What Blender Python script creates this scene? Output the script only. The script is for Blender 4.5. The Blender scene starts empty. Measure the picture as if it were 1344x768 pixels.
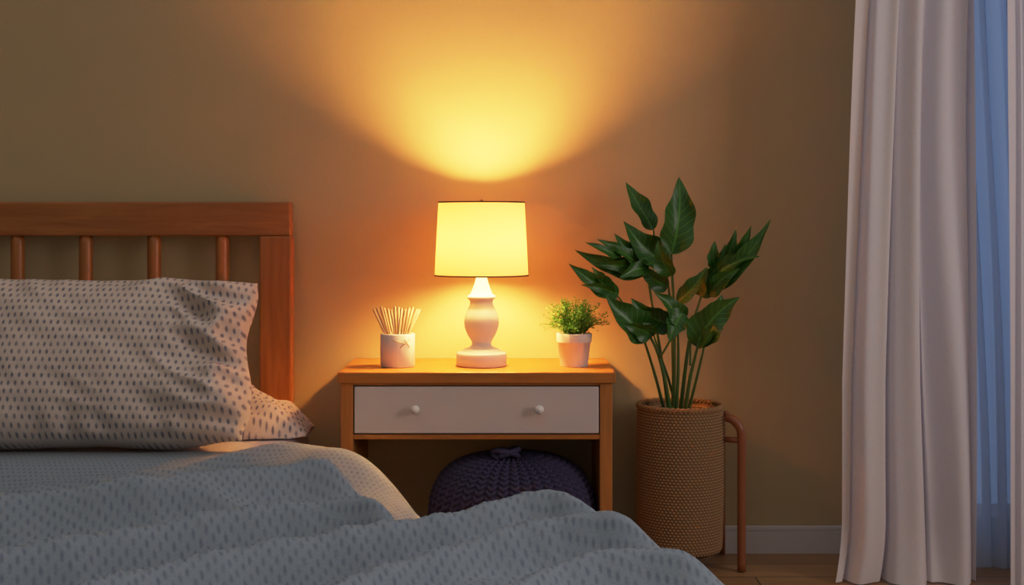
import bpy, bmesh, math, random
from mathutils import Vector, noise, Matrix
random.seed(7)
PI = math.pi
SC = bpy.context.scene
COL = SC.collection
F = 1700.0; D = 3.4; HZ = 300.0; CH = 0.85
def P(px, py, dep):
    return Vector(((px-672)*dep/F, dep-D, CH-(py-HZ)*dep/F))

# ------------------------------------------------------------------ materials
def new_mat(name):
    m = bpy.data.materials.new(name); m.use_nodes = True
    nt = m.node_tree
    b = nt.nodes['Principled BSDF']
    return m, nt, b
def N(nt, typ, **kw):
    n = nt.nodes.new(typ)
    for k, v in kw.items():
        if k.startswith('i_'):
            key = k[2:]
            key = int(key) if key.isdigit() else key.replace('_', ' ')
            n.inputs[key].default_value = v
        else: setattr(n, k, v)
    return n
def L(nt, a, ao, b, bi): nt.links.new(a.outputs[ao], b.inputs[bi])
def mathn(nt, op, a, b=None, c=None):
    n = nt.nodes.new('ShaderNodeMath'); n.operation = op
    for i, v in enumerate((a, b, c)):
        if v is None: continue
        if isinstance(v, (int, float)): n.inputs[i].default_value = v
        else: nt.links.new(v, n.inputs[i])
    return n.outputs[0]
def mixc(nt, fac, a, b):
    n = nt.nodes.new('ShaderNodeMix'); n.data_type = 'RGBA'
    if isinstance(fac, (int, float)): n.inputs[0].default_value = fac
    else: nt.links.new(fac, n.inputs[0])
    for i, v in ((6, a), (7, b)):
        if isinstance(v, tuple): n.inputs[i].default_value = (*v, 1)
        else: nt.links.new(v, n.inputs[i])
    return n.outputs[2]
def simple(name, c, rough=.6, var=.12, nscale=20, bump=0.0, bscale=80, spec=.5, **kw):
    m, nt, b = new_mat(name)
    tc = N(nt, 'ShaderNodeTexCoord')
    nz = N(nt, 'ShaderNodeTexNoise', i_Scale=nscale, i_Detail=4.0)
    L(nt, tc, 'Object', nz, 'Vector')
    col = mixc(nt, nz.outputs['Fac'], tuple(x*(1-var) for x in c), tuple(min(1, x*(1+var)) for x in c))
    nt.links.new(col, b.inputs['Base Color'])
    b.inputs['Roughness'].default_value = rough
    b.inputs['Specular IOR Level'].default_value = spec
    if bump:
        n2 = N(nt, 'ShaderNodeTexNoise', i_Scale=bscale, i_Detail=5.0)
        L(nt, tc, 'Object', n2, 'Vector')
        bp = N(nt, 'ShaderNodeBump', i_Strength=bump, i_Distance=.004)
        L(nt, n2, 'Fac', bp, 'Height'); L(nt, bp, 'Normal', b, 'Normal')
    for k, v in kw.items(): b.inputs[k].default_value = v
    return m
def wood(name, c1, c2, axis=0, rough=.4, scale=6):
    m, nt, b = new_mat(name)
    tc = N(nt, 'ShaderNodeTexCoord'); mp = N(nt, 'ShaderNodeMapping')
    s = [scale*7]*3; s[axis] = scale*.5
    mp.inputs['Scale'].default_value = s
    L(nt, tc, 'Object', mp, 'Vector')
    nz = N(nt, 'ShaderNodeTexNoise', i_Scale=1.0, i_Detail=6.0, i_Roughness=.62, i_Distortion=.6)
    L(nt, mp, 'Vector', nz, 'Vector')
    r = N(nt, 'ShaderNodeValToRGB')
    r.color_ramp.elements[0].position = .32; r.color_ramp.elements[0].color = (*c1, 1)
    r.color_ramp.elements[1].position = .68; r.color_ramp.elements[1].color = (*c2, 1)
    L(nt, nz, 'Fac', r, 'Fac'); L(nt, r, 'Color', b, 'Base Color')
    b.inputs['Roughness'].default_value = rough
    bp = N(nt, 'ShaderNodeBump', i_Strength=.12, i_Distance=.002)
    L(nt, nz, 'Fac', bp, 'Height'); L(nt, bp, 'Normal', b, 'Normal')
    return m
def dotted(name, base, dot, nx, ny, rx, ry, soft=.1, strength=1.0, bump=.25, fmin=.45):
    m, nt, b = new_mat(name)
    uv = N(nt, 'ShaderNodeUVMap')
    tc = N(nt, 'ShaderNodeTexCoord')
    wob = N(nt, 'ShaderNodeTexNoise', i_Scale=14.0, i_Detail=1.0); L(nt, tc, 'Object', wob, 'Vector')
    sp = N(nt, 'ShaderNodeSeparateXYZ'); L(nt, uv, 'UV', sp, 'Vector')
    x = mathn(nt, 'MULTIPLY', sp.outputs[0], nx); y = mathn(nt, 'MULTIPLY', sp.outputs[1], ny)
    x = mathn(nt, 'ADD', x, mathn(nt, 'MULTIPLY', wob.outputs['Fac'], .5))
    row = mathn(nt, 'FLOOR', y)
    odd = mathn(nt, 'MULTIPLY', mathn(nt, 'MODULO', row, 2.0), .5)
    fx = mathn(nt, 'SUBTRACT', mathn(nt, 'FRACT', mathn(nt, 'ADD', x, odd)), .5)
    fy = mathn(nt, 'SUBTRACT', mathn(nt, 'FRACT', y), .5)
    fx = mathn(nt, 'DIVIDE', fx, rx); fy = mathn(nt, 'DIVIDE', fy, ry)
    d = mathn(nt, 'SQRT', mathn(nt, 'ADD', mathn(nt, 'MULTIPLY', fx, fx), mathn(nt, 'MULTIPLY', fy, fy)))
    mr = N(nt, 'ShaderNodeMapRange', interpolation_type='SMOOTHSTEP'); nt.links.new(d, mr.inputs[0])
    mr.inputs[1].default_value = 1-soft*2; mr.inputs[2].default_value = 1+soft*2
    mr.inputs[3].default_value = strength; mr.inputs[4].default_value = 0
    nz = N(nt, 'ShaderNodeTexNoise', i_Scale=300.0, i_Detail=2.0); L(nt, tc, 'Object', nz, 'Vector')
    nb = N(nt, 'ShaderNodeTexNoise', i_Scale=60.0, i_Detail=1.0); L(nt, tc, 'Object', nb, 'Vector')
    fade = N(nt, 'ShaderNodeMapRange'); L(nt, nb, 'Fac', fade, 0); fade.inputs[1].default_value = .3; fade.inputs[2].default_value = .6; fade.inputs[3].default_value = fmin
    bc = mixc(nt, nz.outputs['Fac'], tuple(v*.82 for v in base), tuple(v*1.15 for v in base))
    c = mixc(nt, mathn(nt, 'MULTIPLY', mr.outputs[0], fade.outputs[0]), bc, dot)
    nt.links.new(c, b.inputs['Base Color'])
    b.inputs['Roughness'].default_value = .9; b.inputs['Specular IOR Level'].default_value = .15
    b.inputs['Sheen Weight'].default_value = .1
    bp = N(nt, 'ShaderNodeBump', i_Strength=bump, i_Distance=.0015)
    L(nt, nz, 'Fac', bp, 'Height'); L(nt, bp, 'Normal', b, 'Normal')
    return m
def cloth(name, c, trans=.35, transp=0.0, tcol=None):
    m, nt, b = new_mat(name)
    nt.nodes.remove(b); out = nt.nodes['Material Output']
    tc = N(nt, 'ShaderNodeTexCoord')
    nz = N(nt, 'ShaderNodeTexNoise', i_Scale=260.0, i_Detail=2.0); L(nt, tc, 'Object', nz, 'Vector')
    col = mixc(nt, nz.outputs['Fac'], tuple(v*.9 for v in c), tuple(min(1, v*1.06) for v in c))
    bp = N(nt, 'ShaderNodeBump', i_Strength=.15, i_Distance=.001); L(nt, nz, 'Fac', bp, 'Height')
    df = N(nt, 'ShaderNodeBsdfDiffuse'); nt.links.new(col, df.inputs[0]); L(nt, bp, 'Normal', df, 'Normal')
    tr = N(nt, 'ShaderNodeBsdfTranslucent'); tr.inputs[0].default_value = (*(tcol or c), 1)
    mx = N(nt, 'ShaderNodeMixShader'); mx.inputs[0].default_value = trans
    L(nt, df, 0, mx, 1); L(nt, tr, 0, mx, 2)
    last = mx
    if transp:
        tp = N(nt, 'ShaderNodeBsdfTransparent'); m2 = N(nt, 'ShaderNodeMixShader'); m2.inputs[0].default_value = transp
        L(nt, mx, 0, m2, 1); L(nt, tp, 0, m2, 2); last = m2
    L(nt, last, 0, out, 'Surface')
    return m

M = {}
M['wall'] = simple('wall_paint', (.48, .37, .205), .85, .05, 2.5, .08, 160, .2)
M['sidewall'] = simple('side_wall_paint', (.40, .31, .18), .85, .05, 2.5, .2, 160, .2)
M['white_trim'] = simple('white_trim_paint', (.60, .56, .56), .5, .04, 8)
M['head_wood'] = wood('headboard_wood_x', (.27, .085, .02), (.42, .15, .038), 0, .38)
M['head_wood_z'] = wood('headboard_wood_z', (.27, .085, .02), (.42, .15, .038), 2, .38)
M['stand_wood'] = wood('nightstand_wood_x', (.36, .120, .019), (.50, .190, .034), 0, .38)
M['stand_wood_z'] = wood('nightstand_wood_z', (.34, .120, .024), (.48, .19, .040), 2, .45)
M['drawer'] = simple('drawer_white_paint', (.60, .54, .53), .45, .03, 6)
M['knob'] = simple('knob_white', (.82, .79, .75), .25, .02, 6)
M['ceramic'] = simple('matte_ceramic', (.68, .64, .62), .5, .04, 12, .05, 120)
M['pot'] = simple('cream_pot', (.68, .65, .62), .55, .05, 14, .08, 90)
M['cord'] = simple('twine', (.45, .33, .22), .9, .2, 200)
M['stick'] = simple('reed_wood', (.40, .29, .19), .7, .25, 60)
M['soil'] = simple('soil', (.035, .022, .014), 1, .5, 90, 1, 60)
M['brass'] = simple('dark_metal', (.10, .075, .05), .4, .1, 20, Metallic=.6)
M['trim'] = simple('dark_trim_ribbon', (.022, .015, .010), .8, .1, 20)
M['tube'] = simple('red_brown_tube', (.26, .08, .03), .35, .15, 20)
M['mattress'] = simple('white_sheet', (.62, .56, .58), .9, .05, 30, .3, 220, .2)
M['pillow'] = dotted('dotted_pillowcase', (.65, .555, .49), (.12, .13, .19), 66, 58, .20, .30, .22, .88, fmin=.65)
M['duvet'] = dotted('dotted_duvet_cover', (.26, .32, .375), (.09, .13, .195), 84, 84, .23, .28, .3, .55)
M['pouf'] = simple('purple_yarn', (.050, .044, .092), .95, .3, 120, .5, 300, .2)
M['curtain'] = cloth('pale_drape', (.88, .83, .84), .34, 0, (.84, .80, .84))
M['sheer'] = cloth('hazy_blue_sheer', (.60, .66, .74), .6, .12, (.60, .68, .78))

m, nt, b = new_mat('oak_floor'); M['floor'] = m
tc = N(nt, 'ShaderNodeTexCoord')
br = N(nt, 'ShaderNodeTexBrick'); br.offset = .37
br.inputs['Scale'].default_value = 1.0; br.inputs['Mortar Size'].default_value = .002
br.inputs['Brick Width'].default_value = 1.1; br.inputs['Row Height'].default_value = .12
br.inputs['Color1'].default_value = (.27, .14, .055, 1); br.inputs['Color2'].default_value = (.36, .19, .08, 1)
br.inputs['Mortar'].default_value = (.06, .03, .015, 1)
L(nt, tc, 'Object', br, 'Vector')
mp = N(nt, 'ShaderNodeMapping'); mp.inputs['Scale'].default_value = (3, 45, 1); L(nt, tc, 'Object', mp, 'Vector')
nz = N(nt, 'ShaderNodeTexNoise', i_Scale=1.0, i_Detail=5.0, i_Distortion=.5); L(nt, mp, 'Vector', nz, 'Vector')
mr = N(nt, 'ShaderNodeMapRange'); L(nt, nz, 'Fac', mr, 0); mr.inputs[3].default_value = .65; mr.inputs[4].default_value = 1.25
vm = N(nt, 'ShaderNodeVectorMath', operation='SCALE'); L(nt, br, 'Color', vm, 0); nt.links.new(mr.outputs[0], vm.inputs['Scale'])
L(nt, vm, 0, b, 'Base Color'); b.inputs['Roughness'].default_value = .42

m, nt, b = new_mat('lamp_shade_linen'); M['shade'] = m
nt.nodes.remove(b); out = nt.nodes['Material Output']
tr = N(nt, 'ShaderNodeBsdfTranslucent'); tr.inputs[0].default_value = (.086, .0445, .0165, 1)
df = N(nt, 'ShaderNodeBsdfDiffuse'); df.inputs[0].default_value = (.62, .52, .32, 1)
ad = N(nt, 'ShaderNodeAddShader'); L(nt, tr, 0, ad, 0); L(nt, df, 0, ad, 1); L(nt, ad, 0, out, 'Surface')
m, nt, b = new_mat('glowing_bulb'); M['bulb'] = m
b.inputs['Base Color'].default_value = (.9, .8, .6, 1)
b.inputs['Emission Color'].default_value = (1, .41, .10, 1)
tc = N(nt, 'ShaderNodeTexCoord'); sp = N(nt, 'ShaderNodeSeparateXYZ'); L(nt, tc, 'Generated', sp, 'Vector')
mr = N(nt, 'ShaderNodeMapRange', interpolation_type='SMOOTHSTEP'); L(nt, sp, 2, mr, 0)
mr.inputs[1].default_value = .15; mr.inputs[2].default_value = .6; mr.inputs[3].default_value = 330; mr.inputs[4].default_value = 900
L(nt, mr, 0, b, 'Emission Strength')
def leafmat(name, c1, c2, rough, sc):
    m, nt, b = new_mat(name)
    tc = N(nt, 'ShaderNodeTexCoord'); nz = N(nt, 'ShaderNodeTexNoise', i_Scale=sc, i_Detail=3.0); L(nt, tc, 'Object', nz, 'Vector')
    c = mixc(nt, nz.outputs['Fac'], c1, c2)
    uv = N(nt, 'ShaderNodeUVMap'); sp = N(nt, 'ShaderNodeSeparateXYZ'); L(nt, uv, 'UV', sp, 'Vector')
    a = mathn(nt, 'ABSOLUTE', mathn(nt, 'SUBTRACT', sp.outputs[0], .5))
    rib = mathn(nt, 'LESS_THAN', a, .035)
    v = mathn(nt, 'FRACT', mathn(nt, 'MULTIPLY', mathn(nt, 'SUBTRACT', sp.outputs[1], mathn(nt, 'MULTIPLY', a, .35)), 10.0))
    vein = mathn(nt, 'MULTIPLY', mathn(nt, 'LESS_THAN', v, .15), .5)
    f = mathn(nt, 'MAXIMUM', mathn(nt, 'MULTIPLY', rib, .8), vein)
    c = mixc(nt, f, c, tuple(x*2.0 for x in c2))
    nt.links.new(c, b.inputs['Base Color']); b.inputs['Roughness'].default_value = rough
    b.inputs['Specular IOR Level'].default_value = .42
    return m
M['leaf'] = leafmat('dark_green_leaf', (.015, .072, .009), (.042, .130, .015), .36, 12)
M['stem'] = simple('green_stem', (.04, .11, .02), .5, .3, 30)
M['herb'] = simple('fresh_herb_green', (.060, .27, .035), .6, .4, 90)
zb = .046; zt_ = P(0, 533, 3.26).z; Hb = zt_-zb; BROW = 50; BCOL = 70
m, nt, b = new_mat('woven_seagrass'); M['basket'] = m
tc = N(nt, 'ShaderNodeTexCoord'); sp = N(nt, 'ShaderNodeSeparateXYZ'); L(nt, tc, 'Object', sp, 'Vector')
ang = mathn(nt, 'ARCTAN2', sp.outputs[1], sp.outputs[0])
zr = mathn(nt, 'MULTIPLY', sp.outputs[2], BROW/Hb)
odd = mathn(nt, 'MULTIPLY', mathn(nt, 'MODULO', mathn(nt, 'FLOOR', zr), 2.0), PI)
st1 = mathn(nt, 'ADD', mathn(nt, 'MULTIPLY', mathn(nt, 'COSINE', mathn(nt, 'ADD', mathn(nt, 'MULTIPLY', ang, float(BCOL)), odd)), .5), .5)
st2 = mathn(nt, 'ABSOLUTE', mathn(nt, 'SINE', mathn(nt, 'MULTIPLY', zr, PI)))
f = mathn(nt, 'MULTIPLY', mathn(nt, 'ADD', mathn(nt, 'MULTIPLY', st1, .6), .4), st2)
nz = N(nt, 'ShaderNodeTexNoise', i_Scale=55.0, i_Detail=4.0); L(nt, tc, 'Object', nz, 'Vector')
c = mixc(nt, f, (.13, .062, .024), (.45, .265, .12))
c2 = mixc(nt, mathn(nt, 'MULTIPLY', nz.outputs['Fac'], .4), c, (.18, .095, .04))
nt.links.new(c2, b.inputs['Base Color']); b.inputs['Roughness'].default_value = .85
M['rim'] = simple('seagrass_braid', (.32, .18, .08), .85, .3, 70, .4, 260, .2)
m, nt, b = new_mat('window_glass'); M['glass'] = m
b.inputs['Base Color'].default_value = (.9, .95, 1, 1); b.inputs['Transmission Weight'].default_value = 1
b.inputs['Roughness'].default_value = .0; b.inputs['IOR'].default_value = 1.0

# ------------------------------------------------------------------ helpers
def obj(name, bm, mat, parent=None, smooth=True, loc=None):
    me = bpy.data.meshes.new(name)
    if parent is not None:
        off = Vector(parent['_off'])
    elif loc is not None: off = Vector(loc)
    else:
        xs = [v.co for v in bm.verts]
        off = Vector(((min(v.x for v in xs)+max(v.x for v in xs))/2, (min(v.y for v in xs)+max(v.y for v in xs))/2, min(v.z for v in xs)))
    bmesh.ops.translate(bm, verts=bm.verts, vec=-off)
    bm.to_mesh(me); bm.free()
    for p in me.polygons: p.use_smooth = smooth
    me.materials.append(mat)
    o = bpy.data.objects.new(name, me); COL.objects.link(o)
    o['_off'] = tuple(off)
    if parent is not None: o.parent = parent
    else: o.location = off
    return o
def tag(o, label, cat, group=None, kind=None):
    o['label'] = label; o['category'] = cat
    if group: o['group'] = group
    if kind: o['kind'] = kind
    return o
def thing(name, label, cat, loc, group=None):
    o = bpy.data.objects.new(name, None); COL.objects.link(o); o.empty_display_size = .1
    o.location = loc; o['_off'] = tuple(loc)
    return tag(o, label, cat, group)
def struct(name, bm, mat, parent=None, smooth=False):
    o = obj(name, bm, mat, parent, smooth)
    if parent is None: o['kind'] = 'structure'
    return o
def box(bm, x0, x1, y0, y1, z0, z1, bev=0.0, seg=2):
    vs = [bm.verts.new((x, y, z)) for z in (z0, z1) for y in (y0, y1) for x in (x0, x1)]
    fs = [(0,2,3,1), (4,5,7,6), (0,1,5,4), (2,6,7,3), (0,4,6,2), (1,3,7,5)]
    ff = [bm.faces.new([vs[i] for i in f]) for f in fs]
    if bev:
        es = list({e for f in ff for e in f.edges})
        bmesh.ops.bevel(bm, geom=es, offset=bev, segments=seg, affect='EDGES', profile=.5)
    return bm
def B(*a, **k): return box(bmesh.new(), *a, **k)
def lathe(bm, cx, cy, prof, n=48, cap0=True, cap1=True):
    rings = []
    for j, (r, z) in enumerate(prof):
        rings.append([bm.verts.new((cx+r*math.cos(2*PI*i/n), cy+r*math.sin(2*PI*i/n), z)) for i in range(n)])
    for j in range(len(rings)-1):
        for i in range(n):
            k = (i+1) % n
            bm.faces.new((rings[j][i], rings[j][k], rings[j+1][k], rings[j+1][i]))
    if cap0 and prof[0][0] > 1e-3: bm.faces.new(rings[0][::-1])
    if cap1 and prof[-1][0] > 1e-3: bm.faces.new(rings[-1])
    return bm
def tube(bm, pts, r, n=10, cap=True):
    pts = [Vector(p) for p in pts]
    rs = r if isinstance(r, (list, tuple)) else [r]*len(pts)
    rings = []; up = None
    for i, p in enumerate(pts):
        t = (pts[min(i+1, len(pts)-1)]-pts[max(i-1, 0)]).normalized()
        if up is None:
            up = Vector((0, 0, 1)) if abs(t.z) < .9 else Vector((0, 1, 0))
        s = t.cross(up).normalized(); up = s.cross(t).normalized()
        rings.append([bm.verts.new(p+(s*math.cos(2*PI*k/n)+up*math.sin(2*PI*k/n))*rs[i]) for k in range(n)])
    for j in range(len(rings)-1):
        for i in range(n):
            k = (i+1) % n
            bm.faces.new((rings[j][i], rings[j][k], rings[j+1][k], rings[j+1][i]))
    if cap: bm.faces.new(rings[0][::-1]); bm.faces.new(rings[-1])
    return bm
def smooth_path(pts, sub=8):
    pts = [Vector(p) for p in pts]; out = []
    q = [pts[0]*2-pts[1]]+pts+[pts[-1]*2-pts[-2]]
    for i in range(1, len(q)-2):
        for k in range(sub):
            t = k/sub; a, b_, c, d = q[i-1], q[i], q[i+1], q[i+2]
            out.append(.5*((2*b_)+(c-a)*t+(2*a-5*b_+4*c-d)*t*t+(3*b_-a-3*c+d)*t**3))
    out.append(pts[-1]); return out
def gridmesh(rows, uvs):
    bm = bmesh.new(); uvl = bm.loops.layers.uv.new('UVMap')
    V = [[bm.verts.new(p) for p in r] for r in rows]
    for j in range(len(V)-1):
        for i in range(len(V[j])-1):
            idx = [(j, i), (j, i+1), (j+1, i+1), (j+1, i)]
            f = bm.faces.new([V[a][b_] for a, b_ in idx])
            for lp, (a, b_) in zip(f.loops, idx): lp[uvl].uv = uvs[a][b_]
    return bm, V
def sstep(a, b, x):
    t = max(0, min(1, (x-a)/(b-a))); return t*t*(3-2*t)

# ------------------------------------------------------------------ room shell
WX0, WX1 = -2.7, 2.5
bm = bmesh.new()
box(bm, WX0, .96, 0, .12, 0, 2.5); box(bm, 2.10, WX1, 0, .12, 0, 2.5); box(bm, .96, 2.10, 0, .12, 2.2, 2.5)
struct('wall_back', bm, M['wall'])
struct('wall_left', B(WX0-.1, WX0, -4.2, .12, 0, 2.5), M['sidewall'])
bm = bmesh.new()
box(bm, WX1, WX1+.1, -4.2, -2.7, 0, 2.5); box(bm, WX1, WX1+.1, -1.3, .12, 0, 2.5)
box(bm, WX1, WX1+.1, -2.7, -1.3, 0, .7); box(bm, WX1, WX1+.1, -2.7, -1.3, 2.1, 2.5)  # opening added in this wall to let the side fill in
struct('wall_right', bm, M['sidewall'])
bm = bmesh.new()
for a, b_, c_, d_ in ((-2.7, -2.65, .7, 2.1), (-1.35, -1.3, .7, 2.1), (-2.65, -1.35, .7, .75), (-2.65, -1.35, 2.05, 2.1), (-2.02, -1.98, .75, 2.05)):
    box(bm, WX1+.02, WX1+.07, a, b_, c_, d_, .003)
struct('added_window_frame', bm, M['white_trim'])  # made-up window frame, out of view, around the opening for the fill light
struct('floor', B(WX0-.1, WX1+.1, -4.2, .6, -.05, 0), M['floor'])
bm = B(WX0, .94, -.014, 0, 0, .058); box(bm, WX0, .94, -.010, 0, .058, .071, .003)
struct('baseboard_back', bm, M['white_trim'])
bm = bmesh.new()
box(bm, .96, 1.02, .02, .08, 0, 2.2, .004); box(bm, 2.04, 2.10, .02, .08, 0, 2.2, .004)
box(bm, 1.02, 2.04, .02, .08, 2.13, 2.2, .004); box(bm, 1.02, 2.04, .02, .08, 0, .09, .004)
box(bm, 1.51, 1.56, .025, .075, .09, 2.13, .004)
w = struct('window_1', bm, M['white_trim'])
obj('window_pane', B(1.02, 2.04, .047, .053, .09, 2.13), M['glass'], w, False)

# ------------------------------------------------------------------ bed
bedx0, bedx1 = -2.02, -.567
bed = thing('bed', 'reddish-brown wooden bed with spindle headboard against the wall', 'bed', ((bedx0+bedx1)/2, -1.0, 0))
ztop = P(0, 265, 3.33).z
hb = obj('headboard_rail', B(bedx0, bedx1-.002, -.072, -.03, ztop-.088, ztop, .004), M['head_wood'], bed, False)
for x0 in (bedx1-.082, bedx0):
    obj('headboard_post', B(x0, x0+.082, -.075, -.027, 0, ztop-.0885, .004), M['head_wood_z'], bed, False)
step = .1765; x = (292-672)*3.35/F
while x > bedx0+.12:
    bm = bmesh.new()
    zt = ztop-.085
    lathe(bm, x, -.05, [(.0165, .33), (.0165, .36), (.0175, .45), (.018, .62), (.0175, zt-.02), (.0165, zt)], 20)
    obj('spindle', bm, M['head_wood_z'], bed)
    x -= step
obj('lower_rail', B(bedx0+.082, bedx1-.082, -.068, -.034, .26, .33, .004), M['head_wood'], bed, False)
for x0 in (bedx0+.01, bedx1-.03):
    obj('side_rail', B(x0, x0+.025, -2.14, -.08, .10, .155, .003), M['head_wood_z'], bed, False)
obj('foot_rail', B(bedx0+.035, bedx1-.03, -2.14, -2.11, .10, .155, .003), M['head_wood'], bed, False)
obj('slat_base', B(bedx0+.037, bedx1-.032, -2.10, -.08, .125, .15, .003), M['head_wood'], bed, False)
for x0 in (bedx0+.01, bedx1-.06):
    obj('foot_leg', B(x0, x0+.05, -2.14, -2.09, 0, .098, .003), M['head_wood_z'], bed, False)
MZ = .345; ML = .272
def mz(dep): return MZ+(ML-MZ)*sstep(2.82, 2.64, dep)
bm = bmesh.new(); yy0, yy1, xx0, xx1 = -2.12, -.085, -2.0, -.515
rows = []
for j in range(61):
    y = yy0+(yy1-yy0)*j/60; e = min(1, min(y-yy0, yy1-y)/.03); r_ = .03*(1-math.sqrt(max(0, 1-(1-e)**2)))
    zt = mz(y+D)
    row = []
    for (dx, z) in ((0, .152), (0, .22), (0, zt-.03), (.009, zt-.009), (.03, zt)): row.append((xx0+dx+r_*.5, y, min(z, zt-r_)))
    for q in range(1, 10): row.append((xx0+.03+(xx1-xx0-.06)*q/10, y, zt-r_))
    for (dx, z) in ((.03, zt), (.009, zt-.009), (0, zt-.03), (0, .22), (0, .152)): row.append((xx1-dx-r_*.5, y, min(z, zt-r_)))
    rows.append([bm.verts.new(p) for p in row])
for j in range(60):
    for i in range(len(rows[0])):
        k = (i+1) % len(rows[0]); bm.faces.new((rows[j][i], rows[j][k], rows[j+1][k], rows[j+1][i]))
bm.faces.new(rows[0][::-1]); bm.faces.new(rows[-1])
bmesh.ops.recalc_face_normals(bm, faces=bm.faces)
tag(obj('mattress', bm, M['mattress']), 'thick mattress under a plain pinkish white sheet on the bed', 'mattress')

# pillows
def pillow(W, H, T, seed, cx, tilt, base, roll=0, pinch=.085, ex=.45, under=1.0, crumple=1.0, deform=None, pu=2.8):
    n = 110; m_ = 70
    R = Matrix.Rotation(roll, 4, 'Z') @ Matrix.Rotation(-tilt, 4, 'X')
    bm = bmesh.new(); uvl = bm.loops.layers.uv.new('UVMap')
    for side in (-1, 1):
        V = []; U = []
        for j in range(m_+1):
            v = -1+2*j/m_; r = []; ur = []
            for i in range(n+1):
                u = -1+2*i/n
                uu = math.copysign(abs(u)**.85, u) if u else 0; vv = math.copysign(abs(v)**.85, v) if v else 0
                x = W/2*uu*(1-pinch*(1-vv*vv)); z = H/2*vv*(1-pinch*1.0*(1-uu**4))
                prof = max(0, (1-abs(uu)**pu))*max(0, (1-abs(vv)**2.6))
                t = T/2*prof**ex
                edge = 1-min(1, (1-abs(uu))*2.2)*min(1, (1-abs(vv))*2.5)
                if prof > 0:
                    g = min(1, prof*6)
                    ang = math.atan2(vv*.8, uu)
                    t += crumple*T*.12*edge*noise.noise(Vector((ang*6+seed, (abs(u)+abs(v))*1.3, side*3)))*g
                    t += T*.08*noise.noise(Vector((x*5+seed, z*6, side*5)))*min(1, prof*3)
                    cr_ = sstep(.3, .85, u)
                    q = noise.noise(Vector((x*9+z*16+seed, x*5-z*4, side*5)))
                    t += crumple*T*(.02+.17*cr_)*(1-2*abs(q)*1.4)*min(1, prof*3)
                z += .008*noise.noise(Vector((x*5, seed, z*5))); x += .008*noise.noise(Vector((x*7, seed+9, z*9)))
                if deform: x, z = deform(x, z, u, v)
                tt = side*t*(under if side > 0 else 1)
                co = R @ Vector((x, tt, z)); r.append(bm.verts.new(co)); ur.append((x+W, z+H))
            V.append(r); U.append(ur)
        for j in range(m_):
            for i in range(n):
                idx = [(j, i), (j, i+1), (j+1, i+1), (j+1, i)]
                if side > 0: idx = idx[::-1]
                f = bm.faces.new([V[a][b_] for a, b_ in idx])
                for lp, (a, b_) in zip(f.loops, idx): lp[uvl].uv = U[a][b_]
    bmesh.ops.remove_doubles(bm, verts=bm.verts, dist=.0004)
    zmin = min(v.co.z for v in bm.verts)
    bmesh.ops.translate(bm, verts=bm.verts, vec=Vector((cx, base[0], base[1]-zmin)))
    return bm
def df1(x, z, u, v):
    k = sstep(.45, 1, u)
    x -= .020*k*math.exp(-((v-.30)/.40)**2)
    x -= .018*k*sstep(-.5, -1, v)
    x -= .008*k*sstep(.7, 1, v)
    z += .018*k*sstep(-.5, -1, v)
    z -= .010*k*sstep(.6, 1, v)
    z -= .004*sstep(.2, 1, v)*(1-u*u)
    return x, z
bm = pillow(.83, .398, .235, 3.3, (340-672)*3.03/F-.408, math.radians(22), (-.438, MZ+.001), pinch=.01, ex=.40, deform=df1, crumple=.95)
tag(obj('pillow', bm, M['pillow']), 'large dotted pillow standing upright against the headboard spindles', 'pillow')
def df2(x, z, u, v):
    k = sstep(.5, 1, abs(u))
    x -= math.copysign(.030*k*sstep(.45, 1, abs(v)), u); z -= math.copysign(.02*k*sstep(.4, 1, abs(v)), v)
    return x, z
bm = pillow(.82, .25, .33, 8.1, -.905, math.radians(90), (-.208, MZ+.001), pinch=.0, ex=.85, under=.02, crumple=.5, deform=df2, pu=1.9)
tag(obj('pillow', bm, M['pillow']), 'lower dotted pillow lying behind, its corner poking out beside the headboard post', 'pillow')

# duvet
bpts = smooth_path([(-.35, 2.94, 0), (-.27, 2.82, 0), (-.19, 2.70, 0), (-.14, 2.60, 0), (-.11, 2.51, 0), (-.05, 2.46, 0), (.05, 2.43, 0),
        (.145, 2.37, 0), (.238, 2.26, 0), (.325, 2.12, 0), (.40, 1.95, 0), (.455, 1.75, 0), (.49, 1.5, 0), (.51, 1.2, 0)], 6)
def xr(dep):
    for a, b_ in zip(bpts, bpts[1:]):
        if a.y >= dep >= b_.y:
            t = (a.y-dep)/max(1e-6, a.y-b_.y); return a.x+(b_.x-a.x)*t
    return bpts[-1].x
def segd(p, a, b_):
    ab = b_-a; t = max(0, min(1, (p-a).dot(ab)/ab.length_squared)); return (p-(a+ab*t)).length
def pl(pix):
    return smooth_path([Vector(((px-672)*(.49*F/(py-HZ))/F, .49*F/(py-HZ), 0)) for px, py in pix], 3)
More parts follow.
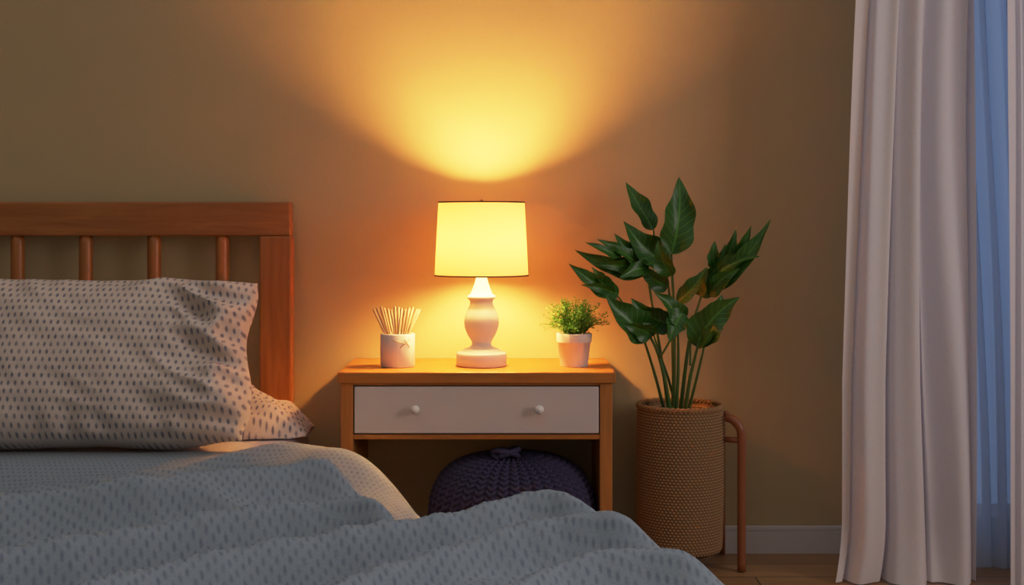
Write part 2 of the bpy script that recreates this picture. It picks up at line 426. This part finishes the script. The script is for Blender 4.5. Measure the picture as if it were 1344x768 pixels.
RIDGES = [
    (pl([(-260, 626), (60, 612), (200, 608), (330, 601), (450, 594), (500, 600)]), .030, .032),
    (pl([(-200, 704), (0, 676), (150, 660), (300, 644), (400, 634), (480, 634)]), .104, .040),
    (pl([(-150, 768), (100, 728), (250, 702), (380, 684), (470, 680), (540, 684)]), .098, .034),
    (pl([(-50, 838), (150, 786), (330, 742), (480, 714), (620, 694), (720, 682), (860, 694)]), .094, .038),
    (pl([(300, 856), (450, 796), (600, 752), (730, 726), (900, 724)]), .098, .035),
    (pl([(500, 896), (650, 826), (780, 784), (980, 772)]), .094, .038),
    (pl([(-60, 650), (100, 638), (260, 622), (430, 616)]), .028, .018),
    (pl([(60, 780), (240, 738), (380, 710), (520, 700)]), .038, .018),
    (pl([(-100, 720), (60, 694), (200, 676), (330, 662), (450, 658)]), .038, .018),
    (pl([(320, 770), (500, 730), (620, 710), (720, 702)]), .036, .018),
    (pl([(480, 806), (650, 758), (800, 742)]), .034, .018),
    (pl([(100, 668), (240, 654), (360, 650), (430, 664)]), .024, .016),
    (pl([(-120, 812), (60, 758), (180, 730)]), .032, .018),
]
def seginfo(p, poly):
    best = 9; bt = 0; n_ = len(poly)-1
    for i in range(n_):
        a, b_ = poly[i], poly[i+1]; ab = b_-a
        t = max(0, min(1, (p-a).dot(ab)/ab.length_squared)); d = (p-(a+ab*t)).length
        if d < best: best = d; bt = (i+t)/n_
    return best, bt
VA, VB = Vector((-.05, 2.50, 0)), Vector((-.42, 2.40, 0))
D0 = 2.90
def Hh(x, dep, db):
    p = Vector((x, dep, 0))
    wob = Vector((0, noise.noise(Vector((x*1.9, dep*1.6, 4.0)))*.055, 0))
    pw = p+wob
    h = .280+.040*sstep(2.62, 2.80, dep)
    h += .016*max(0, min(1, (x+1.15)/.7))
    h += .050*math.exp(-((x+.37)/.17)**2-((dep-2.73)/.12)**2)
    h += .026*sstep(-.15, .15, x)
    g = .22+.78*sstep(.03, .22, db)
    for poly, a, wd in RIDGES:
        d, bt = seginfo(pw, poly)
        if d < wd*5: h += g*a*math.exp(-abs(d/wd)**1.55)*(1-.6*sstep(.85, 1.0, bt))*sstep(-.02, .10, bt+.02)
    q = noise.noise(Vector((x*1.1+dep*.8, dep*10+x*3.4, 7.7)))
    h += .008*(1-2.6*abs(q))*min(1, db*6)
    h += .0015*noise.noise(Vector((x*9+dep*9, dep*20, 4.2)))
    h -= .016*math.exp(-(segd(p, VA, VB)/.06)**2)
    return h
def dist_b(x, dep, xe):
    if x < xe-.45: return 1.0
    p = Vector((x, dep, 0)); return min(segd(p, a, b_) for a, b_ in zip(bpts, bpts[1:]))
rows = []; uvs = []
NR, NC = 250, 230; XL = -2.05
for j in range(NR+1):
    dep = D0-(D0-1.2)*j/NR
    xe = xr(dep); row = []; ur = []
    for i in range(NC+1):
        s = i/NC; s = 1-(1-s)**1.5
        x = XL+(xe-XL)*s
        d = dist_b(x, dep, xe); rr = .12
        h = Hh(x, dep, d) if x > -1.7 else mz(dep)+.02
        k = math.sqrt(max(0, 1-(1-min(d/rr, 1))**2))
        z = h-(h*.42)*(1-k)
        dr = (D0-dep)
        kr = math.sqrt(max(0, 1-(1-min(dr/.035, 1))**2))
        if x < -.50:
            lo = mz(dep)+.004
            z = lo+.5*((z-lo)+math.sqrt((z-lo)**2+.00008))
            z = lo+(z-lo)*kr
        else: z = z-(.03)*(1-kr)
        wob = .014*noise.noise(Vector((x*5, 3.1, 0)))
        row.append(Vector((x, dep-D+wob*(1-min(1, dr/.2)), z))); ur.append((x+3, dep))
    last = row[-1]
    for q in range(1, 9):
        t = q/8; a = .012*math.sin(dep*38)*t+.02*math.sin(t*PI)
        row.append(Vector((last.x+a+.012*t, last.y, last.z*(1-t)+.006*t))); ur.append((last.x+3+last.z*t, dep))
    rows.append(row); uvs.append(ur)
bm, V = gridmesh(rows, uvs)
uvl = bm.loops.layers.uv['UVMap']
def skirt(vs):
    prev = list(vs)
    for q in range(1, 5):
        t = q/4
        cur = [bm.verts.new((v.co.x, v.co.y, v.co.z*(1-t)+.006*t)) for v in vs]
        for i in range(len(vs)-1):
            f = bm.faces.new((prev[i], cur[i], cur[i+1], prev[i+1]))
            for lp in f.loops: lp[uvl].uv = (lp.vert.co.x+3, lp.vert.co.y+lp.vert.co.z)
        prev = cur
skirt([v for v in V[0][:NC+1] if v.co.x > -.505]); skirt(V[-1][:NC+1]); skirt([r[0] for r in V][::-1])
bmesh.ops.recalc_face_normals(bm, faces=bm.faces)
tag(obj('duvet', bm, M['duvet']), 'rumpled grey-blue duvet with small dots spread over the bed', 'duvet')

# ------------------------------------------------------------------ nightstand
yf = -.34
ns = thing('nightstand', 'orange-brown wooden nightstand with one white drawer and open space below', 'nightstand', (-.083, -.17, 0))
X0, X1 = -.406, .238; LW = .030; TB = .484
obj('tabletop', B(-.413, .246, yf, -.004, TB, .51, .0025), M['stand_wood'], ns, False)
for x0, pa, pb in ((X0, .002, LW), (X1-LW, 0, LW-.002)):
    obj('front_leg', B(x0, x0+LW, yf+.008, yf+.042, 0, TB-.0002, .002), M['stand_wood_z'], ns, False)
    obj('rear_leg', B(x0, x0+LW, -.05, -.016, 0, TB-.0002, .002), M['stand_wood_z'], ns, False)
    obj('side_panel', B(x0+pa, x0+pb, yf+.042, -.05, .03, TB-.0002, .001), M['stand_wood_z'], ns, False)
obj('lower_rail', B(X0+LW, X1-LW, yf+.010, yf+.034, .350, .3615, .001), M['stand_wood'], ns, False)
obj('upper_rail', B(X0+LW, X1-LW, yf+.012, yf+.034, .4775, TB-.0002, .001), M['stand_wood'], ns, False)
obj('shelf_board', B(X0+LW+.0005, X1-LW-.0005, yf+.034, -.05, .350, .358, .001), M['stand_wood'], ns, False)
bm = B(X0+LW+.0025, X1-LW-.0025, yf+.006, yf+.024, .3645, .4755, .0025)
box(bm, X0+.04, X0+.05, yf+.024, -.07, .3645, .455); box(bm, X1-.05, X1-.04, yf+.024, -.07, .3645, .455)
dr = obj('drawer', bm, M['drawer'], ns, False)
for px in (545, 708):
    c = P(px, 538, 3.05)
    bm = bmesh.new()
    prof = [(.004, 0), (.0045, .006), (.0085, .010), (.0112, .016), (.0108, .021), (.007, .0255), (.0001, .027)]
    lathe(bm, 0, 0, prof, 20)
    bmesh.ops.rotate(bm, verts=bm.verts, matrix=Matrix.Rotation(PI/2, 3, 'X'))
    bmesh.ops.translate(bm, verts=bm.verts, vec=Vector((c.x, yf+.006, c.z)))
    obj('knob', bm, M['knob'], dr)

# ------------------------------------------------------------------ pouf: plaited knit
bm = bmesh.new()
R0, Hp = .203, .302; cx, cy = .0, -.248; n = 468; m_ = 170
rings = []
for j in range(m_+1):
    t = j/m_
    ph = -PI/2*.92+t*(PI/2*.92+PI/2*.985)
    ring = []
    c, s = math.cos(ph), math.sin(ph)
    rr = R0*(abs(c)**.60); zq = Hp/2+Hp/2*math.copysign(abs(s)**.85, s)
    for i in range(n):
        a = i/n
        colp = (a*39) % 1.0; tri = abs(colp-.5)*2
        st_ = abs(math.sin(PI*(t*28-tri*.72)))**.6
        gro = math.sin(PI*min(1, max(0, (1-tri)*1.6+.05)) /2)
        d = (.010*st_*(.4+.6*gro)+.004*gro-.012)*min(1, rr/.06)
        ring.append(bm.verts.new((cx+(rr+d)*math.cos(2*PI*a), cy+(rr+d)*math.sin(2*PI*a), max(.002, zq+d*.6*s))))
    rings.append(ring)
for j in range(m_):
    for i in range(n):
        k = (i+1) % n; bm.faces.new((rings[j][i], rings[j][k], rings[j+1][k], rings[j+1][i]))
bm.faces.new(rings[0][::-1]); bm.faces.new(rings[-1])
pf = thing('pouf', 'round dark purple knitted pouf on the floor under the nightstand', 'pouf', (cx, cy, 0))
obj('knitted_cover', bm, M['pouf'], pf)
bm = bmesh.new()
for k in range(3):
    a0 = k*2.1
    tube(bm, smooth_path([(cx+.03*math.cos(a0+u*4.2)-.015, cy-.05+.022*math.sin(a0+u*4.2), Hp-.002+.016*math.sin(u*PI)+.003*k) for u in [q/6 for q in range(7)]], 5), .007, 8)
obj('topknot', bm, M['pouf'], pf)

# ------------------------------------------------------------------ table lamp
LD = 3.205
lx, ly = (632-672)*LD/F, LD-D
def zz(py, dep=LD): return CH-(py-HZ)*dep/F
def rp(px, dep=LD): return px*dep/F
lamp = thing('table_lamp', 'lit table lamp with yellow drum shade and turned pale base', 'lamp', (lx, ly, .51))
prof = [(rp(31), .51), (rp(33), .5125), (rp(33), zz(464)), (rp(32), zz(462)), (rp(25), zz(461)), (rp(24), zz(458)), (rp(18), zz(456.5)), (rp(14), zz(454)), (rp(12.5), zz(451)),
        (rp(13.5), zz(447)), (rp(18), zz(440)), (rp(21.5), zz(432)), (rp(23), zz(424)), (rp(22.3), zz(416)), (rp(19.5), zz(408)), (rp(16), zz(401)), (rp(14.8), zz(397)), (rp(15.5), zz(394)),
        (rp(18.5), zz(392)), (rp(19), zz(390)), (rp(18), zz(388)), (rp(14.5), zz(386.5)), (rp(12), zz(380)), (rp(9), zz(372)), (rp(7.5), zz(366)), (rp(6), zz(360)), (rp(6), zz(352))]
obj('lamp_base', lathe(bmesh.new(), lx, ly, prof, 56), M['ceramic'], lamp)
zs0, zs1 = zz(361.5), zz(266); r0, r1 = rp(61.3), rp(56.5)
obj('socket', lathe(bmesh.new(), lx, ly, [(.010, zz(356)), (.018, zz(354)), (.022, zz(350)), (.012, zz(348))], 24), M['brass'], lamp)
bz = .808; br_ = .053
bm = bmesh.new(); bmesh.ops.create_uvsphere(bm, u_segments=28, v_segments=18, radius=br_)
for v in bm.verts:
    if v.co.z < 0: v.co.x *= 1-.45*(-v.co.z/br_)**2; v.co.y *= 1-.45*(-v.co.z/br_)**2
    else: v.co.z *= .7
bmesh.ops.translate(bm, verts=bm.verts, vec=Vector((lx, ly, bz)))
obj('bulb', bm, M['bulb'], lamp)
bm = bmesh.new()
lathe(bm, lx, ly, [(r0+(r1-r0)*q/10, zs0+(zs1-zs0)*q/10) for q in range(11)], 96, False, False)
sh = obj('lamp_shade', bm, M['shade'], lamp)
for r, z in ((r0, zs0), (r1, zs1)):
    bm = bmesh.new(); lathe(bm, lx, ly, [(r-.0010, z-.0014), (r+.0014, z-.0014), (r+.0014, z+.0021), (r-.0010, z+.0021), (r-.0010, z-.0014)], 96, False, False)
    obj('shade_trim', bm, M['trim'], sh)
bm = bmesh.new()
for k in range(3):
    a = k*2*PI/3+.5
    tube(bm, [(lx, ly, zs1-.003), (lx+r1*math.cos(a), ly+r1*math.sin(a), zs1-.003)], .0014, 6)
for sgn in (-1, 1):
    tube(bm, smooth_path([(lx+sgn*.012, ly, zz(352)), (lx+sgn*.060, ly, bz-.015), (lx+sgn*.058, ly, bz+.04), (lx, ly, zs1-.003)], 6), .0013, 6)
obj('harp', bm, M['brass'], lamp)
obj('finial', lathe(bmesh.new(), lx, ly, [(.010, zs1-.002), (.010, zs1), (.003, zs1+.002), (.0045, zs1+.005), (.002, zs1+.008)], 16), M['brass'], lamp)

# ------------------------------------------------------------------ reed cup with sticks
cx, cy = (522-672)*3.19/F, -.21
cup = thing('stick_cup', 'small cream cylinder cup holding sticks, left of the lamp', 'cup', (cx, cy, .51))
ch = .082; cr = .0425
prof = [(cr-.003, .51), (cr, .513), (cr, .51+ch-.002), (cr-.0015, .51+ch), (cr-.004, .51+ch-.001), (cr-.0045, .518), (.0001, .516)]
obj('cup_body', lathe(bmesh.new(), cx, cy, prof, 48), M['pot'], cup)
bm = bmesh.new()
def on_cyl(a, z, r=cr+.0010): return (cx+r*math.cos(a), cy+r*math.sin(a), z)
tube(bm, [on_cyl(-1.75+q*.11, .51+ch-.014-.0015*q) for q in range(8)], .0009, 6)
tube(bm, [on_cyl(-1.35+q*.09, .51+ch-.032+.0030*q) for q in range(8)], .0009, 6)
tube(bm, [on_cyl(-1.1+q*.09, .51+ch-.012-.005*q) for q in range(5)], .0009, 6)
obj('twine_tie', bm, M['cord'], cup)
tips = [490, 495, 500, 504, 509, 513, 518, 523, 527, 532, 537, 542, 547, 551]
for k, tx in enumerate(tips):
    tyy = 402+random.uniform(0, 5)+(2 if k in (0, 13) else 0)
    dp = 3.19+random.uniform(-.022, .022)
    tip = P(tx, tyy, dp)
    a = (tx-521)/31.0
    base = Vector((cx-a*.006+random.uniform(-.004, .004), cy+random.uniform(-.012, .012), .5205+.0002*k))
    bm = tube(bmesh.new(), [base, base.lerp(tip, .5)+Vector((a*.002, 0, 0)), tip], [.0022, .0026, .0030], 8)
    tag(obj('reed_stick', bm, M['stick'], loc=base), 'thin tan wooden stick fanned out in the cream cup', 'stick', 'wooden sticks in the cream cup')

# ------------------------------------------------------------------ small potted herb
cx, cy = (753.5-672)*3.2/F, -.20
hb_ = thing('potted_herb', 'small bushy green herb in a white pot, right of the lamp', 'plant', (cx, cy, .51))
prof = [(.033, .51), (.0342, .512), (.0395, .568), (.0425, .569), (.0432, .571), (.0440, .590), (.0432, .592), (.0400, .591), (.0390, .580), (.0001, .579)]
obj('pot', lathe(bmesh.new(), cx, cy, prof, 48), M['pot'], hb_)
obj('soil', lathe(bmesh.new(), cx, cy, [(.0388, .579), (.037, .583), (.015, .586), (.0001, .586)], 24), M['soil'], hb_)
bm = bmesh.new(); bs = bmesh.new()
for k in range(150):
    a = random.uniform(0, 2*PI); rr = random.uniform(0, .03)
    sp = random.uniform(.005, .060); hgt = random.uniform(.018, .096)*(1-.20*(sp/.058))
    if k % 7 == 0: sp *= 1.35; hgt *= .85
    p0 = Vector((cx+rr*math.cos(a)*.7, cy+rr*math.sin(a)*.7, .584))
    p2 = Vector((cx+(rr+sp)*math.cos(a)*1.0, cy+(rr+sp)*math.sin(a), .586+hgt))
    p1 = (p0+p2)/2+Vector((0, 0, .012))
    path = smooth_path([p0, p1, p2], 5)
    tube(bs, path, .0006, 4, False)
    for q in range(2, len(path)):
        for h in range(3):
            c = path[q]+Vector([random.uniform(-.005, .005) for _ in range(3)])
            d = Vector([random.uniform(-1, 1), random.uniform(-1, 1), random.uniform(-.3, 1)]).normalized()
            s = d.cross(Vector((random.uniform(-1, 1), random.uniform(-1, 1), 1))).normalized()
            l = random.uniform(.0045, .0080); w_ = l*.32
            vs = [bm.verts.new(c), bm.verts.new(c+d*l*.5+s*w_), bm.verts.new(c+d*l), bm.verts.new(c+d*l*.5-s*w_)]
            bm.faces.new(vs)
obj('foliage', bm, M['herb'], hb_, False)
obj('stems', bs, M['stem'], hb_)

# ------------------------------------------------------------------ basket planter
kx, ky = (891.5-672)*3.27/F, -.143
n = 490; sub = 4
bm = bmesh.new(); rings = []
tot = BROW*sub
for j in range(tot+1):
    t = j/tot; z = zb+Hb*t
    r = .103+.004*math.sin(t*PI)+.002*t
    if t < .02: r -= .004*(1-t/.02)
    ring = []
    row = int(t*BROW+1e-6)
    for i in range(n):
        a = i/n
        ph = 2*PI*a*BCOL+(PI if row % 2 else 0)
        d = abs(math.sin(PI*t*BROW))*(.0015+.0020*math.cos(ph))
        ring.append(bm.verts.new((kx+(r+d)*math.cos(2*PI*a), ky+(r+d)*math.sin(2*PI*a), z)))
    rings.append(ring)
for q, (r, z) in enumerate([(.100, zt_), (.098, zt_-.03), (.098, zt_-.06)]):
    rings.append([bm.verts.new((kx+r*math.cos(2*PI*i/n), ky+r*math.sin(2*PI*i/n), z)) for i in range(n)])
for j in range(len(rings)-1):
    for i in range(n):
        k = (i+1) % n; bm.faces.new((rings[j][i], rings[j][k], rings[j+1][k], rings[j+1][i]))
bm.faces.new(rings[0][::-1])
bk = thing('basket_planter', 'tall round woven straw basket holding the large leafy plant', 'basket', (kx, ky, zb))
obj('woven_body', bm, M['basket'], bk)
bm = bmesh.new()
for w_ in range(2):
    pts = []
    for i in range(301):
        a = 2*PI*i/300; tw = a*26+w_*PI
        r = .1035+.0032*math.cos(tw); pts.append((kx+r*math.cos(a), ky+r*math.sin(a), zt_+.002+.0032*math.sin(tw)))
    tube(bm, pts, .0042, 6)
obj('braided_rim', bm, M['rim'], bk)

st = thing('plant_stand', 'reddish-brown bent tube stand beside the woven basket', 'plant stand', (kx+.03, ky, 0))
bm = lathe(bmesh.new(), kx, ky, [(.070, zb-.013), (.076, zb-.011), (.076, zb-.002), (.070, zb-.0005)], 40)
obj('base_tray', bm, M['brass'], st)
fx, fy = .568, -.195; gx, gy = .548, -.03
za = P(0, 550, 3.2).z
def arc_leg(fx, fy, ex, ey, z):
    return smooth_path([(fx, fy, .003), (fx, fy, .12), (fx, fy, .25), (fx, fy, z-.050), (fx-.005, fy, z-.022), (fx-.020, fy+.006, z-.004), (ex, ey, z)], 6)
obj('leg', tube(bmesh.new(), arc_leg(fx, fy, kx+.112, ky-.035, za), .0108, 14), M['tube'], st)
obj('leg', tube(bmesh.new(), [(gx, gy, .003), (gx, gy, .1), (gx, gy, za-.05), (gx-.004, gy-.015, za-.02), (gx-.002, gy-.04, za-.004), (gx-.004, gy-.08, za)], .0070, 12), M['tube'], st)
for lxx, lyy in ((kx-.045, ky-.02), (kx+.02, ky+.055)):
    obj('short_foot', tube(bmesh.new(), [(lxx, lyy, .002), (lxx, lyy, zb-.0125)], .007, 10), M['brass'], st)
obj('arm', tube(bmesh.new(), [(fx, fy, za-.054), (kx+.108, ky-.035, za-.054)], .0072, 10), M['tube'], st)
obj('floor_bar', tube(bmesh.new(), smooth_path([(gx, gy, zb-.008), (kx+.10, ky+.06, zb-.008), (kx+.07, ky+.02, zb-.008)], 6), .005, 10), M['brass'], st)

# ------------------------------------------------------------------ large plant
soilz = zt_-.022
pl_ = thing('leafy_plant', 'tall houseplant with large dark green pointed leaves in woven basket', 'plant', (kx, ky, soilz))
obj('soil', lathe(bmesh.new(), kx, ky, [(.0965, soilz-.03), (.0965, soilz-.004), (.05, soilz+.003), (.0001, soilz+.004)], 36), M['soil'], pl_)
def leaf(bm, b0, b1, w, d0, d1, roll=0.0, bend=0, fold=.22, sd_=0):
    uvl = bm.loops.layers.uv.verify()
    A = P(*b0, d0); T = P(*b1, d1)
    ax = T-A; ln = ax.length; w = w*3.25/F*(.84 if w > 30 else .90)
    face = Vector((-.15, -1, .35)); face = (face-ax.normalized()*face.dot(ax.normalized())).normalized()
    face = Matrix.Rotation(roll, 3, ax.normalized()) @ face
    side0 = ax.normalized().cross(face)
    Mid = (A+T)/2+side0*bend*1.35*ln+face*(.16*ln)
    nt_ = 32; ss = [-1, -.75, -.5, -.25, 0, .25, .5, .75, 1]
    V = []
    for i in range(nt_+1):
        t = i/nt_
        c = A*(1-t)**2+Mid*2*t*(1-t)+T*t*t
        tg = ((Mid-A)*(1-t)+(T-Mid)*t).normalized()
        sd = tg.cross(face).normalized(); fn = sd.cross(tg)
        pr = (math.sin(PI*min(1, t**.70)))**.9 if 0 < t < 1 else 0
        pr *= (1-.30*t)*1.18
        row = []
        for s in ss:
            wave = .11*w*math.sin(t*11+s*2+sd_)*abs(s)
            edge = 1+.09*math.sin(t*17+s*3+sd_)*abs(s)
            pos = c+sd*(w/2*pr*s*edge)-fn*(-(abs(s)**1.5)*w*fold*pr+wave*pr)
            row.append((pos, (.5+s*.5, t)))
        V.append([(bm.verts.new(p), u) for p, u in row])
    for j in range(nt_):
        for i in range(len(ss)-1):
            q = [V[j][i], V[j][i+1], V[j+1][i+1], V[j+1][i]]
            f = bm.faces.new([a for a, _ in q])
            for lp, (_, u) in zip(f.loops, q): lp[uvl].uv = u
STALKS = [
 (3.26, [(884, 541), (885, 470), (884, 400), (881, 330)], .0054, [
     ((881, 334), (891, 232), 50, 3.24, 3.27, .25, .05, []),
     ((882, 362), (864, 314), 26, 3.23, 3.20, -.3, -.1, [])]),
 (3.30, [(879, 541), (868, 470), (856, 400), (848, 348)], .0046, [
     ((851, 352), (754, 328), 32, 3.29, 3.22, -.2, -.14, []),
     ((842, 350), (783, 314), 24, 3.27, 3.20, .4, -.05, []),
     ((846, 345), (806, 306), 24, 3.28, 3.25, .1, -.12, []),
     ((836, 352), (782, 348), 20, 3.26, 3.20, -.5, .05, []),
     ((816, 336), (768, 318), 16, 3.22, 3.18, .2, -.10, []),
     ((852, 352), (812, 366), 22, 3.25, 3.20, -.3, .1, []),
     ((858, 302), (821, 239), 29, 3.30, 3.33, .3, -.06, [(850, 352), (858, 322)])]),
 (3.24, [(874, 541), (856, 480), (836, 425), (808, 385)], .0040, [
     ((812, 386), (746, 346), 28, 3.21, 3.16, -.1, -.08, []),
     ((806, 386), (762, 374), 16, 3.20, 3.15, -.5, .1, []),
     ((800, 378), (776, 350), 16, 3.20, 3.17, .4, -.1, [])]),
 (3.31, [(886, 541), (883, 460), (880, 400), (873, 345)], .0046, [
     ((876, 350), (818, 290), 46, 3.29, 3.26, .2, -.14, []),
     ((877, 376), (838, 346), 26, 3.28, 3.24, -.3, -.1, [])]),
 (3.21, [(881, 541), (872, 495), (862, 460), (848, 432)], .0054, [
     ((852, 438), (795, 387), 48, 3.20, 3.15, .15, -.14, []),
     ((886, 424), (828, 391), 38, 3.22, 3.17, -.35, -.16, [(866, 470), (880, 445)]),
     ((856, 442), (818, 426), 26, 3.19, 3.14, -.6, .12, [])]),
 (3.20, [(888, 541), (890, 490), (890, 455), (889, 420)], .0046, [
     ((892, 432), (858, 384), 32, 3.19, 3.15, .4, .12, []),
     ((889, 396), (928, 350), 24, 3.21, 3.18, -.2, .14, []),
     ((897, 410), (879, 450), 32, 3.18, 3.15, -.2, .1, [])]),
 (3.27, [(894, 541), (900, 480), (908, 430), (922, 384)], .0054, [
     ((920, 390), (952, 320), 32, 3.26, 3.24, .3, .08, []),
     ((926, 384), (1012, 287), 32, 3.25, 3.19, -.1, .14, []),
     ((940, 362), (966, 300), 22, 3.24, 3.22, .4, .05, []),
     ((936, 352), (938, 316), 18, 3.24, 3.23, .2, -.05, []),
     ((958, 344), (986, 296), 16, 3.22, 3.19, .3, .06, []),
     ((924, 386), (998, 337), 30, 3.24, 3.16, -.5, -.16, []),
     ((930, 388), (972, 352), 24, 3.22, 3.17, .3, -.12, []),
     ((918, 388), (930, 352), 24, 3.23, 3.20, -.2, -.1, [])]),
 (3.20, [(899, 541), (905, 500), (912, 470), (918, 446)], .0054, [
     ((914, 455), (971, 390), 48, 3.18, 3.14, .1, -.12, []),
     ((918, 458), (950, 432), 22, 3.17, 3.13, -.5, -.1, []),
     ((906, 434), (948, 386), 34, 3.19, 3.20, .4, .14, [(906, 480), (906, 455)])]),
 (3.23, [(903, 541), (916, 490), (924, 455), (926, 438)], .0040, []),
 (3.28, [(890, 541), (878, 500), (866, 465), (858, 440)], .0038, []),
]
ln_ = 0
for dp, path, rad, leaves in STALKS:
    nlast = len(path)-1
    pts = [P(px, py if k else 541, 3.24+(dp-3.24)*min(1, .4+.6*k/nlast)) for k, (px, py) in enumerate(path)]
    pts[0] = Vector((pts[0].x, ky+(dp-3.25)*.5, soilz+.001))
    sp_ = smooth_path(pts, 8)
    bm = bmesh.new()
    tube(bm, sp_, [rad*(1-.5*i/len(sp_)) for i in range(len(sp_))], 8)
    for (b0, b1, w_, d0, d1, roll, bend, extra) in leaves:
        if extra:
            ex = [P(*e, dp) for e in extra]+[P(*b0, d0)]
            tube(bm, smooth_path(ex, 5), rad*.5, 6)
    so = obj('stalk', bm, M['stem'], pl_)
    if leaves:
        bm = bmesh.new()
        for (b0, b1, w_, d0, d1, roll, bend, extra) in leaves:
            ln_ += 1
            leaf(bm, b0, b1, w_, d0, d1, roll, bend, sd_=ln_*1.7)
        obj('leaves', bm, M['leaf'], so)

# ------------------------------------------------------------------ curtains
def drape(x0t, x1t, x0b, x1b, y, amp, folds, ztop=2.16, zbot=.004, seed=0, nx=260, nz=70, pool=.0, irr=1.0):
    rows = []; uv = []
    for j in range(nz+1):
        t = (j/nz)**1.4; z = zbot+(ztop-zbot)*t
        k = max(0, 1-z/1.45)
        row = []; ur = []
        for i in range(nx+1):
            s = i/nx
            xa = x0t+(x0b-x0t)*min(1, k*1.5)**.8; xb = x1t+(x1b-x1t)*k
            sw = s+.07*irr*noise.noise(Vector((s*3, z*.5, seed)))
            ph = 2*PI*folds*sw+.9*irr*noise.noise(Vector((s*2.5, z*.8, seed+5)))
            a = amp*(.65+.9*noise.noise(Vector((s*4, seed, z*.3)))+.25*k)
            yy = y+a*math.sin(ph)+amp*.30*math.sin(ph*2.3+seed+z*.6)
            x = xa+(xb-xa)*s+amp*.5*math.cos(ph)
            q = max(0, 1-z/.16)**2
            yy -= pool*q*(.6+.6*math.sin(s*9+seed))
            x -= pool*.8*q*(1-s)
            row.append(Vector((x, yy, z))); ur.append((s, z))
        rows.append(row); uv.append(ur)
    bm, V = gridmesh(rows, uv); return bm
tag(obj('curtain', drape(.818, 1.128, .780, 1.128, -.285, .031, 3.4, seed=2.2, pool=.03, irr=1.7), M['curtain']), 'long lavender-white curtain with deep folds hanging beside the bare wall', 'curtain', 'lavender curtains at the window')
tag(obj('curtain', drape(1.150, 1.55, 1.157, 1.56, -.36, .022, 4.5, seed=6.4), M['curtain']), 'pale curtain at the right edge, past the blue sheer', 'curtain', 'lavender curtains at the window')
tag(obj('sheer_curtain', drape(1.0, 2.0, 1.0, 2.0, -.14, .034, 24, seed=4.1, nx=620), M['sheer']), 'translucent blue sheer curtain between the two lavender curtains', 'curtain')
rod = thing('curtain_rod', 'dark curtain rod above the window, over the frame top', 'rod', (1.45, -.28, 2.19))
obj('rod', tube(bmesh.new(), [(.75, -.285, 2.19), (2.2, -.285, 2.19)], .011, 12), M['brass'], rod)
for x in (.80, 2.15): obj('bracket', B(x-.008, x+.008, -.285, -.001, 2.165, 2.18, .001), M['brass'], rod, False)

for o in list(bpy.data.objects):
    if '_off' in o: del o['_off']

# ------------------------------------------------------------------ area light added at right to brighten curtain, graze duvet
ld = bpy.data.lights.new('added_side_fill', 'AREA'); ld.shape = 'RECTANGLE'; ld.size = 1.3; ld.size_y = 1.25
ld.energy = 25; ld.color = (1.0, .87, .84)
lo_ = bpy.data.objects.new('added_side_fill', ld); COL.objects.link(lo_)
lo_.location = (WX1+.12, -2.0, 1.4); lo_.rotation_euler = (0, PI/2, 0)

# ------------------------------------------------------------------ world (dusk) and camera
w = bpy.data.worlds.new('dusk'); SC.world = w; w.use_nodes = True
nt = w.node_tree; bg = nt.nodes['Background']
tc = N(nt, 'ShaderNodeTexCoord'); sp = N(nt, 'ShaderNodeSeparateXYZ'); L(nt, tc, 'Generated', sp, 'Vector')
mr = N(nt, 'ShaderNodeMapRange', interpolation_type='SMOOTHSTEP'); L(nt, sp, 1, mr, 0)
mr.inputs[1].default_value = .05; mr.inputs[2].default_value = .45
up = N(nt, 'ShaderNodeMapRange', interpolation_type='SMOOTHSTEP'); L(nt, sp, 2, up, 0)
up.inputs[1].default_value = .8; up.inputs[2].default_value = .3
f = mathn(nt, 'MULTIPLY', mr.outputs[0], up.outputs[0])
c0 = mixc(nt, sp.outputs[2], (.185, .157, .125), (.52, .46, .43))
c = mixc(nt, f, c0, (.33, .48, .78))
nt.links.new(c, bg.inputs['Color']); bg.inputs['Strength'].default_value = 1.0

cam = bpy.data.cameras.new('camera'); co = bpy.data.objects.new('camera', cam); COL.objects.link(co)
co.location = (0, -D, CH); co.rotation_euler = (PI/2, 0, 0)
cam.sensor_width = 36; cam.lens = F/1344*36; cam.shift_y = -(384-HZ)/1344.0
cam.clip_start = .05
SC.camera = co
vs = SC.view_settings
vs.view_transform = 'Standard'; vs.look = 'None'
vs.use_curve_mapping = True
cm = vs.curve_mapping
WL = 6.0
cm.white_level = (WL, WL, WL)
cu = cm.curves[3]
pts = [(0, 0), (.12, .115), (.25, .25), (.5, .47), (.8, .66), (1.4, .83), (2.5, .93), (4.0, .975), (6.0, 1.0)]
cu.points[0].location = (0, 0); cu.points[1].location = (1, 1)
for x, y in pts[1:-1]: cu.points.new(x/WL, y)
for p in cu.points: p.handle_type = 'AUTO_CLAMPED'
cm.update()
